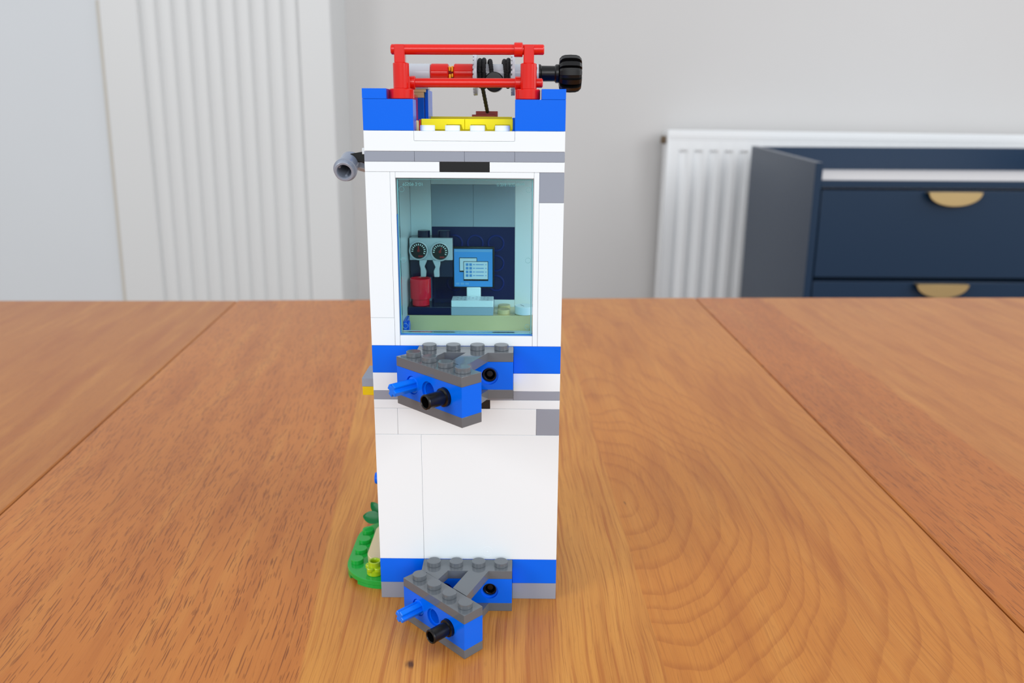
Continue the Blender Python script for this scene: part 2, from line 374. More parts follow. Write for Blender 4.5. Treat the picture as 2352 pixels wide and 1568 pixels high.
brick('blue_brick', -32, -16, 166.4, 176, BLUE); brick('blue_brick', 16, 32, 166.4, 176, BLUE)
brick('blue_brick', -32, -24, 166.4, 176, BLUE, 8, 40); brick('blue_brick', 17.4, 32, 166.4, 176, BLUE, 8, 24)
brick('blue_tile', -32, -24.3, 176, 179.2, BLUE, label='blue tile on the corner'); brick('blue_tile', 24.3, 32, 176, 179.2, BLUE, label='blue tile on the corner')

# railing: two red posts on round bases, two red bars held in clips
rail = MB().cyl((-23, 4, 191.0), (1, 0, 0.002), 1.58, 48, 24, 0.3).build('railing', RED, T, label='red toy railing of two bars clipped to two posts')
base = rail
for cx in (-20, 20): MB().cyl((cx, 4, 176.03), (0, 0, 1), 3.95, 3.15, 40, 0.25).build('post_base', RED, rail)
for cx, nx in ((-20, -20.2), (20.2, 20.2)):
    p = MB().cyl((cx, 4, 179.15), (0, 0, 1), 2.55, 7.85, 32, 0.2)
    p.prism([(nx - 1.65, 186.8), (nx + 1.65, 186.8), (nx + 1.65, 192.4), (nx - 1.65, 192.4)], 2.2, 5.8, 0.3, rot_xz)
    p.build('railing_post', RED, base)
MB().cyl((-18, 7.2, 181.2), (1, 0, 0.002), 1.45, 42.8, 24, 0.3).build('railing_bar', RED, base)
MB().ring((15.6, 4, 191.05), (1, 0, 0), 1.5, 2.2, 2.7, 24, 0.2).build('bar_clip', RED, base)
MB().ring((15.9, 7.2, 181.2), (1, 0, 0), 1.4, 2.1, 2.2, 24, 0.2).build('bar_clip', RED, base)
MB().ring((-17.6, 7.2, 181.2), (1, 0, 0), 1.4, 2.1, 1.7, 24, 0.2).box(-18.5, -17.2, 3, 7, 179.3, 183, 0.2).build('bar_clip', RED, base)

# winch across the roof behind the railing
WY, WZ = 20.0, 184.9
ax = MB().cyl((-22.4, WY, WZ), (1, 0, 0), 3.05, 10.1, 32, 0.25)
winch = ax.build('winch', PALEGREY, T)
B(-24.2, -20.2, 18, 22, 176.05, 186.6, 0.3).build('axle_support', RED, winch); B(18.6, 23.1, 17, 23, 176.05, 187.0, 0.3).build('axle_support', RED, winch)
MB().cyl((-12.3, WY, WZ), (1, 0, 0), 3.05, 6.1, 32, 0.4).cyl((-4.5, WY, WZ), (1, 0, 0), 3.05, 6.4, 32, 0.3).build('red_sleeve', RED, winch)
MB().cyl((-6.4, WY, WZ), (1, 0, 0), 1.9, 2.2, 16, 0.1).build('sleeve_gap', DRED, winch)
MB().box(-6.1, -5.5, WY - 2.7, WY + 2.7, WZ + 0.5, WZ + 2.1, 0.3).box(-5.3, -4.6, WY - 2.7, WY + 2.7, WZ + 0.3, WZ + 2.2, 0.3).box(-6.1, -5.3, WY - 2.8, WY + 2.8, WZ - 1.9, WZ - 0.4, 0.3).box(-5.2, -4.6, WY - 2.7, WY + 2.7, WZ - 1.4, WZ - 0.2, 0.3).build('yellow_axle', ORANGE, winch)
sp = MB().cyl((2.0, WY, WZ), (1, 0, 0), 3.0, 22, 32, 0.2)
for fx in (2.1, 14.6):
    sp.cyl((fx + 0.35, WY, WZ), (1, 0, 0), 7.1, 0.9, 48, 0.12)
    for i in range(30):
        a = 2 * PI * i / 30
        sp.box(-0.25, 0.25, 6.6, 7.15, -0.42, 0.42, 0.06, 1, Matrix.Translation((fx + 0.2, WY, WZ)) @ Matrix.Rotation(a, 4, 'X'))
sp.build('spool', PALEGREY, winch)
rp = MB()
def coil(x0, x1, R, a0, a1, n=48, r=0.72):
    rp.tube([(x0 + (x1 - x0) * i / n, WY - R * math.cos(a0 + (a1 - a0) * i / n), WZ + R * math.sin(a0 + (a1 - a0) * i / n)) for i in range(n + 1)], [r * (1 + 0.07 * math.sin(i * 2.4)) for i in range(n + 1)], 18)
coil(4.15, 4.3, 4.1, 0, 2 * PI); coil(5.5, 5.7, 4.25, 0, 2 * PI); coil(6.9, 8.6, 3.9, PI * 0.95, -0.35 * PI); coil(13.7, 13.4, 4.2, 0, 2 * PI); coil(11.8, 13.2, 3.9, PI * 0.9, -0.3 * PI)
rp.build('rope_coil', ROPE, winch)
MB().lathe([(0, 0), (2.9, 0.1), (3.2, 0.5), (3.2, 6), (0, 6)], (9.0, 14.6, 182.0), (0, 1, 0), 36).build('spool_pin', BLACK, winch)
n = 24
MB().tube([(4.9 + 0.9 * (i / n), 17.5 + 24.5 * i / n, 181.3 - 8.6 * i / n) for i in range(n + 1)], [0.66 * (1 + 0.1 * math.sin(i * 2.2)) for i in range(n + 1)], 18).build('hanging_rope', ROPE, winch)
MB().lathe([(0, 0), (2.7, 0), (3.0, 0.3), (3.0, 0.9), (2.55, 1.3), (2.5, 5.6), (3.0, 6.1), (3.0, 6.9), (2.7, 7.15), (0, 7.15)], (23.4, WY, WZ), (1, 0, 0), 32).build('bush', BLACK, winch)
def gear_profile():
    pts = []
    for i in range(12):
        a = 2 * PI * i / 12
        for da, r in ((-0.17, 4.7), (-0.13, 6.05), (0.13, 6.05), (0.17, 4.7)): pts.append((r * math.cos(a + da), r * math.sin(a + da)))
    return pts
gp = gear_profile(); kn = bmesh.new(); rings = []
for h, s_ in ((0, 0.62), (0.15, 0.80), (0.9, 0.93), (1.9, 0.985), (3.75, 1.0), (5.6, 0.985), (6.6, 0.93), (7.35, 0.80), (7.5, 0.62)):
    rings.append([kn.verts.new((h, y * s_, z * s_)) for y, z in gp])
for a, b_ in zip(rings, rings[1:]):
    for i in range(len(gp)): kn.faces.new((a[i], a[(i + 1) % len(gp)], b_[(i + 1) % len(gp)], b_[i]))
kn.faces.new(rings[0]); kn.faces.new(rings[-1]); bmesh.ops.recalc_face_normals(kn, faces=kn.faces[:])
MB().add(kn, Matrix.Translation((30.5, WY, WZ)) @ Matrix.Rotation(0.0, 4, 'X')).build('gear_knob', BLACK, winch)

# roof fittings seen between the corner bricks
def notch_bar(x0, x1, y0, y1):
    pts = [(x0, 170.1), (x0, 166.7)]
    for cx in (-12, -4, 4, 12):
        if x0 < cx - 2.9 and cx + 2.9 < x1:
            pts += [(cx - 2.9, 166.7), (cx - 2.4, 168.3), (cx + 2.4, 168.3), (cx + 2.9, 166.7)]
    pts += [(x1, 166.7), (x1, 170.1)]
    return MB().prism(pts[::-1], y0, y1, 0.1, rot_xz)
for x0, x1 in ((-14.6, -0.45), (-0.35, 15.3)):
    notch_bar(x0, x1, 9.5, 13).build('yellow_rail', YELLOW, T)
MB().box(-15.2, 14.8, 34, 40, 163.3, 171.1, 0.2).build('yellow_rail', YELLOW, T)
MB().box(14.9, 16.5, 34, 40, 163.3, 170.8, 0.3).build('blue_end_piece', BLUE, T)
B(-24, -17.2, 15, 23, 163.3, 177.8, 0.2).build('red_brick', RED, T)
B(-24, -15.3, 24, 32, 163.3, 177.1, 0.15).build('blue_brick', BLUE, T)
B(-24, -15.3, 24.2, 31.8, 177.15, 178.9, 0.15).build('tan_plate', TAN, T); B(-24, -14.6, 24, 32, 178.95, 179.9, 0.12).build('tan_plate', TAN, T)
B(-24, -13.8, 24.4, 31.6, 179.95, 181.2, 0.15).build('grey_plate', PALEGREY, T)
B(-15.1, -14.0, 26, 40, 163.3, 179.8, 0.15).build('blue_tile', BLUE, T)
B(-18.6, -15.4, 9.2, 14, 163.25, 169.6, 0.5).build('tan_plate', TAN, T)
B(-15.3, -14.9, 9.5, 15, 163.25, 169.9, 0.1).build('red_tile', RED, T)

MB().ring((7.0, 0.0, 18.9), (0, 1, 0), 1.98, 2.08, 0.1, 36, 0.01).cyl((7.0, -0.03, 18.9), (0, 1, 0), 0.26, 0.15, 12, 0.02).build('mould_mark', WHITE, T)
# hinged connectors on the front face
D = Vector((0.70711, -0.70711, 0)); S0 = Vector((-16.1, -13.1, 0))
Rrow = Matrix(((D.x, 0.70711, 0, S0.x), (D.y, 0.70711, 0, S0.y), (0, 0, 1, 0), (0, 0, 0, 1)))   # local x along the row of studs, local -y outwards
def connector(z0):
    m = MB()
    for za, zb in ((z0 + 12.8, z0 + 16), (z0, z0 + 3.2)):
        g_ = 0.02
        m.box(-16, 16, -8, -0.05, za + g_, zb - g_, 0.12)
        m.box(-4, 28, -4, 4, za + g_, zb - g_, 0.12, 2, Rrow)
        m.prism([(-15.8, -7.6), (-9.6, -14.0), (-6.5, -7.6)], za + 0.035, zb - 0.035, 0.0)
        m.prism([(0.6, -7.7), (7.8, -7.7), (0.95, -24.1), (-4.0, -19.1)], za + 0.035, zb - 0.035, 0.0)
    for i in range(4):
        m.stud(-12 + 8 * i, -4, z0 + 16); p = S0 + D * 8 * i; m.stud(p.x, p.y, z0 + 16)
    br = m.build('connector_bracket', DGREY, T, label='dark grey angled connector bracket with two rows of studs')
    zc = z0 + 8.0
    def holed(L0, L1, holes, mat):
        """beam along x from L0 to L1, 8 deep, with round holes through its depth"""
        t = MB(); za, zb = z0 + 3.22, z0 + 12.78; y0, y1 = -4 + .03, 4 - .03
        R = 2.45; Rc = 3.05; xs = [L0] + [h for h in holes] + [L1]
        def cell(xa, xb, cx):
            n_ = 32; t2 = bmesh.new()
            def loop(r, y): return [t2.verts.new((cx + r * math.cos(2 * PI * i / n_), y, zc + r * math.sin(2 * PI * i / n_))) for i in range(n_)]
            def sq(y):
                out = []
                for i in range(n_):
                    c_, s_ = math.cos(2 * PI * i / n_), math.sin(2 * PI * i / n_)
                    k_ = min(((xb - cx) if c_ > 0 else (cx - xa)) / max(abs(c_), 1e-9), ((zb - zc) if s_ > 0 else (zc - za)) / max(abs(s_), 1e-9))
                    out.append(t2.verts.new((cx + k_ * c_, y, zc + k_ * s_)))
                # snap nearest to corners so the cell stays square
                for X in (xa, xb):
                    for Z in (za, zb):
                        q = min(out, key=lambda v: (v.co.x - X) ** 2 + (v.co.z - Z) ** 2); q.co.x = X; q.co.z = Z
                return out
            L = [sq(y0), loop(Rc, y0), loop(Rc, y0 + 0.8), loop(R, y0 + 0.85), loop(R, y1), sq(y1)]
            for a, b2 in zip(L, L[1:] + L[:1]):
                for i in range(n_): t2.faces.new((a[i], a[(i + 1) % n_], b2[(i + 1) % n_], b2[i]))
            bmesh.ops.recalc_face_normals(t2, faces=t2.faces[:]); t.add(t2)
        cuts = [L0] + [(a + b2) / 2 for a, b2 in zip(holes, holes[1:])] + [L1]
        for (xa, xb), cx in zip(zip(cuts, cuts[1:]), holes): cell(xa, xb, cx)
        t.bm.transform(mat); return t
    holed(-16 + .05, 16 - .05, [-8, 0, 8], Matrix.Translation((0, -4.03, 0))).build('connector_beam', BLUE, br, label='blue beam with round holes')
    holed(-4 + .05, 28 - .05, [4, 12, 20], Rrow).build('connector_beam', BLUE, br, label='blue beam with round holes')
    # black pin sunk in the right hole of the back beam
    MB().ring((8.2, -6.6, zc), (0, 1, 0), 1.7, 2.4, 6.4, 28, 0.15).lathe([(0, 0.2), (1.0, 0.25), (1.75, 0.9), (1.75, 3)], (8.2, -5.8, zc), (0, 1, 0), 24).build('sunk_pin', BLACK, br)
    out = Vector((-0.70711, -0.70711, 0))
    # blue axle pin
    c = S0 + D * 4 + out * 2.5; c.z = zc
    q = Vector((0, 0, 1)).rotation_difference(out).to_matrix().to_4x4()
    pts = []
    for i in range(4):
        a = i * PI / 2 + PI / 4 * 0
        for da, r in ((-0.40, 2.3), (0.40, 2.3), (PI / 4, 1.25)): pts.append((r * math.cos(a + da), r * math.sin(a + da)))
    MB().prism(pts, 0, 9.6, 0.18, Matrix.Translation(c) @ q @ Matrix.Rotation(0.25, 4, 'Z')).cyl(c - out * 1.0, out, 2.75, 2.2, 28, 0.15).build('axle_pin', BLUE_PIN, br)
    c = S0 + D * 20 + out * 2.0; c.z = zc
    MB().lathe([(0, 3.4), (1.75, 3.4), (1.75, 9.5), (1.95, 9.75), (2.3, 9.6), (2.42, 9.2), (2.3, 8.6), (2.3, 3.2), (2.95, 3.0), (2.95, 2.05), (2.6, 1.9), (2.4, 0), (0, 0)], c, out, 32).build('friction_pin', BLACK, br)
    return br
connector(0.0); connector(80.0)

# things fixed to the tower's left wall
def look(o, d): return Vector(d).normalized()
fa = Vector((-0.05, -0.94, -0.33)).normalized(); fo = Vector((-39.7, 19, 157.0))
fl = MB().lathe([(0, 0), (2.4, 0), (2.5, 0.3), (2.5, 1.9), (3.2, 2.0), (3.35, 2.3), (3.35, 9.2), (3.95, 9.5), (3.95, 10.3), (3.55, 10.45), (3.3, 11.9), (3.1, 12.05), (2.5, 12.0), (2.35, 11.6), (2.3, 0.6), (0, 0.6)], fo, fa, 40)
cq = Vector((0, 0, 1)).rotation_difference(fa).to_matrix().to_4x4()
for a in (0.5, 2.6, 4.7):
    fl.cyl(fo + (cq @ Vector((2.15 * math.cos(a), 2.15 * math.sin(a), 4.0))), fa, 0.5, 6.2, 20, 0.1)
fl_o = fl.build('wall_lamp', LGREY, T, label='grey tube lamp on a short black arm')
MB().prism([(-39.2, 156.2), (-37.4, 156.0), (-35.5, 155.9), (-32.0, 154.6), (-32.0, 159.9), (-39.2, 158.7)][::-1], 13.5, 17.5, 0.2, rot_xz).build('lamp_arm', BLACK, fl_o)
MB().lathe([(0, 0), (1.4, 0), (3.0, 2.8), (3.2, 3.0), (3.0, 3.4), (1.5, 1.0), (0, 0.8)], (-36.0, 21, 156.2), (-0.25, -0.25, -1), 14).build('lamp_bracket', PALEGREY, fl_o)
cn = B(-38.6, -32.05, 14, 30, 76.85, 80, 0.15).build('door_canopy', LGREY, T, label='light grey plate jutting from the side wall')
MB().box(-38.5, -32.05, 14.1, 21.8, 73.6, 76.8, 0.12).cyl((-35.4, 18, 72.9), (0, 0, 1), 2.2, 0.8, 24, 0.1).build('canopy_light', YCLEAR, cn, label='clear yellow lamp plate')
MB().cyl((-38.2, 30, 34), (1, 0, 0), 2.3, 6.15, 24, 0.3).build('side_knob', BLUE, T)
brick('white_stud_cap', -33.2, -32, 158.9, 160.9, WHITE, 3, 8)

# ------------------------------------------------------------------ things in the upper room
cf = thing('toy_coffee_machine', 'toy coffee machine with two black dials and two levers behind the teal window', 'coffee machine', (-15.4, 40, 99.25))
o = (-15.4, 40, 99.25)
MB().box(-23.8, -7.75, 32.2, 47.9, 99.25, 102.3, 0.15).build('drip_tray', INK, cf, o)
bd = MB().box(-23.6, -7.4, 40.2, 47.5, 112.3, 127.2, 0.15)
for sx in (-18.4, -10.7): bd.cyl((sx, 42.6, 127.1), (0, 0, 1), 2.35, 2.6, 28, 0.2)
bd.build('machine_body', INK, cf, o)
MB().box(-15.0, -7.4, 40.2, 47.0, 102.35, 112.25, 0.2).build('water_tank', NAVYCLEAR, cf, o)
MB().box(-23.6, -16.0, 43, 47.5, 102.35, 112.25, 0.2).build('back_block', PALEGREY, cf, o)
MB().box(-23.4, -7.3, 38, 40.1, 119.1, 127.3, 0.2).build('dial_plate', PALEGREY, cf, o)
for cx, cz, pa in ((-19.9, 122.75, 0.0), (-11.9, 122.4, -0.4)):
    di = MB().lathe([(2.95, 0.55), (3.2, 0.0), (3.5, 0.1), (3.6, 0.4), (3.6, 1.6), (2.95, 1.6)], (cx, 36.5, cz), (0, 1, 0), 40, None, True).build('dial', PALEGREY, cf, o)
    MB().cyl((cx, 36.9, cz), (0, 1, 0), 3.0, 1.0, 36, 0.05).build('dial_face', BLACK, di, o)
    tk = MB()
    for i in range(12):
        a = math.radians(-25 + i * 19)
        tk.box(2.0, 2.65, -0.15, 0.15, -0.05, 0.05, 0.0, 1, Matrix.Translation((cx, 36.85, cz)) @ Matrix.Rotation(-PI / 2, 4, 'X').inverted() @ Matrix.Rotation(a, 4, 'Z'))
    tk.build('dial_ticks', PRINT_WHITE, di, o)
    MB().box(-0.22, 0.22, -0.4, 1.7, -0.05, 0.05, 0.0, 1, Matrix.Translation((cx, 36.83, cz)) @ Matrix.Rotation(PI / 2, 4, 'X') @ Matrix.Rotation(pa, 4, 'Z')).cyl((cx, 36.78, cz), (0, 1, 0), 0.5, 0.1, 16, 0.01).box(cx - 0.1, cx + 1.6, 36.8, 36.9, cz - 2.3, cz - 1.8, 0).build('dial_pointer', PRINT_RED, di, o)
for sgn, cx in ((1, -18.4), (-1, -13.2)):
    pts = [(-1.3, 119.2), (-1.3, 117.6), (-0.9, 116.0), (-0.9, 112.8), (1.0, 112.8), (1.2, 115.0), (0.5, 116.6), (1.3, 118.4), (1.6, 119.2)]
    MB().prism([(cx + sgn * a, b) for a, b in pts][::-sgn], 36.9, 39.2, 0.2, rot_xz).build('lever', PALEGREY, cf, o)

mug = MB().lathe([(0, 0), (3.1, 0), (3.25, 0.2), (3.25, 2.4), (3.85, 2.7), (3.9, 3.0), (3.9, 10.1), (3.75, 10.3), (3.3, 10.2), (3.2, 9.8), (3.2, 2.5), (0, 2.4)], (-19.3, 35.9, 102.36), (0, 0, 1), 40)
tag(mug.build('toy_mug', MUGRED, None, (-19.3, 35.9, 102.36)), 'red toy mug on the dark tray beneath the dials', 'mug')

oc = (0.4, 38, 99.25)
pc = thing('toy_computer', 'toy computer with blue screen and white keyboard inside the tower window', 'computer', oc)
MB().box(-7.6, 8.1, 32.1, 47.8, 99.25, 102.3, 0.15).build('stand_plate', SLATE, pc, oc)
kx0, kx1 = -7.55, 8.05
rot_yz = Matrix(((0, 0, 1, 0), (1, 0, 0, 0), (0, 1, 0, 0), (0, 0, 0, 1)))     # (x, y, z) -> (z, x, y)
kb = MB().prism([(32.15, 102.35), (39.8, 102.35), (39.8, 105.0), (32.15, 104.85)], kx0, kx1, 0.15, rot_yz).build('keyboard', WHITE, pc, oc)
ks = MB(); slope = 0.02
for r_ in range(4):
    for c_ in range(9):
        if (r_ == 0 and c_ in (3, 4, 5)) or (r_ + c_) % 2: continue
        yy = 33.6 + r_ * 1.6
        ks.box(-0.34, 0.34, -0.3, 0.3, -0.03, 0.03, 0, 1, Matrix.Translation((kx0 + 2.2 + c_ * 1.42, yy, 104.86 + (yy - 32.15) * 0.0196)) @ Matrix.Rotation(slope, 4, 'X'))
ks.build('keys', LGREY, kb, oc)
MB().box(-2.3, 3.1, 40.4, 42.4, 102.35, 108.4, 0.35).build('monitor_stand', WHITE, pc, oc)
mo = MB().box(-7.5, 8.3, 40.6, 42.6, 108.05, 123.8, 0.35).build('monitor', BLACK, pc, oc)
MB().box(-6.95, 7.6, 40.5, 40.65, 108.55, 123.0, 0.04).build('screen', SCREEN, mo, oc)
bar = MB().box(-6.7, 7.4, 40.44, 40.52, 121.9, 122.8, 0)
for i in range(3): bar.box(-6.4 + i * 1.8, -5.0 + i * 1.8, 40.44, 40.52, 109.3, 110.1, 0)
bar.build('screen_toolbar', SCREENMID, mo, oc)
MB().box(-4.95, 1.75, 40.42, 40.46, 114.2, 119.75, 0).box(-3.4, 6.0, 40.36, 40.42, 110.85, 118.35, 0).build('screen_window_outline', BLACK, mo, oc)
MB().box(-4.75, 1.55, 40.39, 40.43, 114.75, 119.5, 0).box(-3.2, 5.8, 40.32, 40.37, 111.5, 118.15, 0).build('screen_window', SCREENPALE, mo, oc)
ic = MB()
for r_ in range(4):
    z_ = 117.1 - r_ * 1.4
    for c_ in (0, 1):
        ic.box(-2.5 + 1.35 * c_, -1.55 + 1.35 * c_, 40.28, 40.33, z_ - 0.48, z_ + 0.48, 0)
    for xa, xb in ((0.2, 1.0), (1.3, 4.3), (4.9, 5.3)): ic.box(xa, xb, 40.28, 40.33, z_ - 0.14, z_ + 0.14, 0)
ic.box
ic.build('screen_icons', plastic('icon_blue_print', (78, 140, 205), 0.3), mo, oc)

td = thing('round_white_tile', 'round white tile lying on the tan desk at the right window edge', 'toy tile', (20.0, 36, 99.25))
MB().cyl((20.0, 36, 99.25), (0, 0, 1), 3.9, 3.1, 40, 0.2).build('tile', WHITE, td, (20.0, 36, 99.25))
MB().box(-0.12, 0.12, -1.3, 1.3, -0.02, 0.05, 0, 1, Matrix.Translation((19.0, 36, 102.35)) @ Matrix.Rotation(0.5, 4, 'Z')).build('tile_mark', INK, td, (20.0, 36, 99.25))

hb = MB().box(1.6, 9.5, 41.0, 47, 169.0, 173.1, 0.2).box(0.2, 8.6, 40.2, 47.2, 168.0, 171.9, 0.2)
tag(hb.build('hook_block', DRED, None, (5.5, 44, 168)), 'dark red block at the end of the black winch rope', 'toy block')
B(0.2, 9.4, 40.5, 47.4, 163.3, 167.95, 0.2).build('grey_brick', LGREY, T)

# ------------------------------------------------------------------ garden beside the tower
og = (-40, 30, 0)
gd = thing('garden_base', 'rounded green studded toy plate with tan path on the table beside the tower', 'toy garden', og)
def rounded(x0, x1, y0, y1, rl_, n=14, right_r=0.0):
    pts = [(x1, y0), (x1, y1)]
    for i in range(n + 1):
        a = PI / 2 + i * PI / 2 / n; pts.append((x0 + rl_ + rl_ * math.cos(a), y1 - rl_ + rl_ * math.sin(a)))
    for i in range(n + 1):
        a = PI + i * PI / 2 / n; pts.append((x0 + rl_ + rl_ * math.cos(a), y0 + rl_ + rl_ * math.sin(a)))
    return pts
gp_ = MB().prism(rounded(-48.4, -32.1, 5.6, 55.4, 15.5), 1.3, 3.2, 0.15)
inner = rounded(-46.6, -33.5, 7.4, 53.6, 13.7)
def skirt(pts_o, pts_i):
    for i in range(len(pts_o) - 1):
        gp_.prism([pts_o[i], pts_o[i + 1], pts_i[i + 1], pts_i[i]], 0.02, 1.35, 0.0)
po_, pi_ = rounded(-48.4, -32.1, 5.6, 55.4, 15.5), inner
L_ = len(po_)
skirt(po_[1:23], pi_[1:23]); skirt(po_[25:], pi_[25:]); skirt([po_[-1], po_[0]], [pi_[-1], pi_[0]]); skirt(po_[0:2], pi_[0:2])
for sy in (19.5, 27.5, 35.5, 43.5): gp_.stud(-44.5, sy, 3.2)
gp_.build('base_plate', GREEN, gd, og)
MB().prism(rounded(-40.7, -32.1, 15.2, 46.8, 6.5), 3.22, 6.4, 0.25).build('path_tile', TAN, gd, og, label='tan path tile with rounded corners')
fw = MB().lathe([(0, 0), (3.0, 0), (3.15, 0.2), (3.15, 2.2), (2.4, 2.4), (2.4, 5.0), (2.2, 5.2), (1.75, 5.15), (1.6, 4.8), (1.6, 1.5), (0, 1.5)], (-36.2, 11.6, 3.25), (0, 0, 1), 36)
for i in range(5):
    a = 2 * PI * i / 5 + 0.35
    fw.lathe([(0, 0), (1.25, 0), (1.45, 0.3), (1.45, 1.3), (1.2, 1.6), (0, 1.6)], (-36.2 + 2.35 * math.cos(a), 11.6 + 2.35 * math.sin(a), 5.0), (0, 0, 1), 20)
tag(fw.build('toy_flower', LIME, None, (-36.2, 11.6, 3.25)), 'lime green toy flower on the front of the green plate', 'toy flower')
op = (-41, 50, 3.25)
pl = thing('leafy_toy_plant', 'dark green leafy toy sprig standing on the far end of the green plate', 'toy plant', op)
MB().cyl((-39.5, 49.5, 3.25), (0, 0, 1), 1.6, 3.0, 20, 0.2).build('stem', DGREEN, pl, op)
def leaf(base_, tip, wide, side, lift):
    t = bmesh.new(); b0, t0 = Vector(base_), Vector(tip); d = t0 - b0; sd = Vector(side); sd = (sd - d * sd.dot(d) / d.length_squared).normalized(); up = sd.cross(d).normalized(); rows = []
    if up.z < 0: up = -up
    for i in range(15):
        f = i / 14; w = wide * max(0.12, math.sin(PI * (0.06 + 0.94 * f ** 1.1)) ** 0.62 if f < 1 else 0.12); c = b0 + d * f + up * lift * math.sin(PI * f)
        rows.append([t.verts.new(c + sd * w * s_ + up * abs(s_) * 0.25) for s_ in (-1, -0.5, 0, 0.5, 1)])
    for a, b2 in zip(rows, rows[1:]):
        for j in range(4): t.faces.new((a[j], a[j + 1], b2[j + 1], b2[j]))
    bmesh.ops.solidify(t, geom=t.faces[:], thickness=0.9)
    bmesh.ops.recalc_face_normals(t, faces=t.faces[:])
    return MB().add(t)
leaf((-39.6, 48.5, 7.0), (-47.4, 48.2, 8.3), 2.7, Vector((-8, -.3, 1.1)).cross(Vector((-.17, .94, -.5))), 0.3).build('leaf', DGREEN, pl, op)
leaf((-39.8, 50.8, 7.2), (-44.6, 52.5, 12.6), 2.0, Vector((-4.8, 1.7, 5.4)).cross(Vector((-.17, .94, -.5))), 0.4).build('leaf', DGREEN, pl, op)
leaf((-39.3, 50.2, 6.0), (-35.0, 51.5, 10.5), 2.2, (0, -0.8, 0.4), 0.4).build('leaf', DGREEN, pl, op)

# ------------------------------------------------------------------ table
tb = thing('oak_table', 'oak table top of three jointed boards under the toy tower', 'table', (0, 100, -750))
ot = (0, 0, 0)
tb.location = (0, 0, 0)
def edge_y(x): return 522 + (x + 259) * 0.0575 if x > -259 else 514 + (x + 489) * 0.035
def board(pts):
    m = MB().prism(pts, -28, 0, 0.7)
    me_o = m.build('tabletop_board', OAK, tb)
    me_o.location = (0, 0, TABLE_Z); return me_o
sl = lambda y: -205.8 - 0.1028 * y        # left joint
g2 = 0.35
board([(-640, -330), (sl(-330) - g2, -330), (sl(521) - g2, 521), (-640, 508)])
board([(sl(-330) + g2, -330), (191.5 - g2, -330), (197 - g2, 551), (70, 543.5), (-151, 529.5), (sl(522) + g2, 522.5)])
board([(191.5 + g2, -330), (660, -330), (660, 566), (537, 563.5), (197 + g2, 551)])
for lx, ly in ((-560, -260), (580, -260), (-560, 440), (580, 480)):
    lo = MB().box(lx - 35, lx + 35, ly - 35, ly + 35, -750, -28, 2).build('leg', OAK, tb); lo.location = (0, 0, TABLE_Z)
ap = MB()
for x0, x1, y0, y1 in ((-560, 580, -262, -240), (-560, 580, 430, 452), (-570, -548, -260, 450), (570, 592, -260, 450)): ap.box(x0, x1, y0, y1, -120, -28.5, 1)
lo = ap.build('apron', OAK, tb); lo.location = (0, 0, TABLE_Z)

# ------------------------------------------------------------------ room
WALL_Y, BREAST_Y = 2220.0, 2015.0
struct(MB().box(-3000, 3200, -3200, WALL_Y + 100, -790, -750, 0).build('floor', FLOORM, None, (0, 0, -750), None, False), 'bare brown floor of the room', 'floor')
struct(MB().box(-2600, 3200, WALL_Y, WALL_Y + 100, -750, 1750, 0).build('wall_back', WALL, None, (0, WALL_Y, 0), None, False), 'plain off white wall behind the table', 'wall')
BX = -480.0
struct(MB().box(-2600, BX - 12, BREAST_Y + 14, WALL_Y, -750, 1750, 0).build('wall_left', WALL_COOL, None, (BX, BREAST_Y, 0), None, False), 'cool white projecting wall at the left', 'wall')
# fluted upright trim: profile swept from z 1000 to -750, measured spread top and bottom
def sc_(x): return 17.5 + (x - 17.5) * 1.0729
tops = [-912.8, -872.5, -833.3, -794.1, -756.0, -718.9, -679.7, -642.7, -603.5, -565.5, -526.3]
bots = [-921.5, -884.3, -846.0, -806.6, -768.3, -728.8, -691.7, -653.5, -615.2, -574.7, -531.9]
def prof(gr, xl, xr):
    p = [(xl, 18), (xl, 2), (xl + 2, 0)]
    for a, b_ in zip(gr, gr[1:]):
        w = b_ - a
        p += [(a, 9.5)]
        for i in range(1, 8): 
            f = i / 8; p.append((a + w * f, 9.5 - 10.5 * math.sin(PI * f) ** 0.55))
    p += [(gr[-1], 9.5), (gr[-1] + 5, 0), (xr - 3, 0), (xr, 3), (xr, WALL_Y - BREAST_Y)]
    p[3:3] = [(gr[0] - 5, 0)]
    return p
pt = prof([sc_(a) for a in tops], sc_(-1008), BX); pb = prof([sc_(a) for a in bots], sc_(-1025), BX - 1)
t = bmesh.new()
zt, zb = 168.1 + (456.4 - 168.1) * 1.0729, 168.1 + (-289.5 - 168.1) * 1.0729
rowsv = []
for z_ in (1750, zt, zb, -750):
    f = (z_ - zb) / (zt - zb)
    if z_ == 1750: f = 1.0
    if z_ == -750: f = 0.0
    rowsv.append([t.verts.new((b_[0] + (a[0] - b_[0]) * f, BREAST_Y + a[1], z_)) for a, b_ in zip(pt, pb)])
for a, b_ in zip(rowsv, rowsv[1:]):
    for i in range(len(a) - 1): t.faces.new((a[i], a[i + 1], b_[i + 1], b_[i]))
bmesh.ops.recalc_face_normals(t, faces=t.faces[:])
struct(MB().add(t).build('trim_1', PAINT, None, (BX, BREAST_Y, 0)), 'white fluted upright panel on the projecting wall', 'trim')
struct(MB().prism([(sc_(-1020), -330), (sc_(-1036), -330), (sc_(-1018), 480), (sc_(-1006), 480)][::-1], BREAST_Y + 8, BREAST_Y + 14, 0, rot_xz).build('trim_2', CAULK, None, (sc_(-1015), BREAST_Y, 0)), 'thin beige joint strip beside the fluted panel', 'trim')

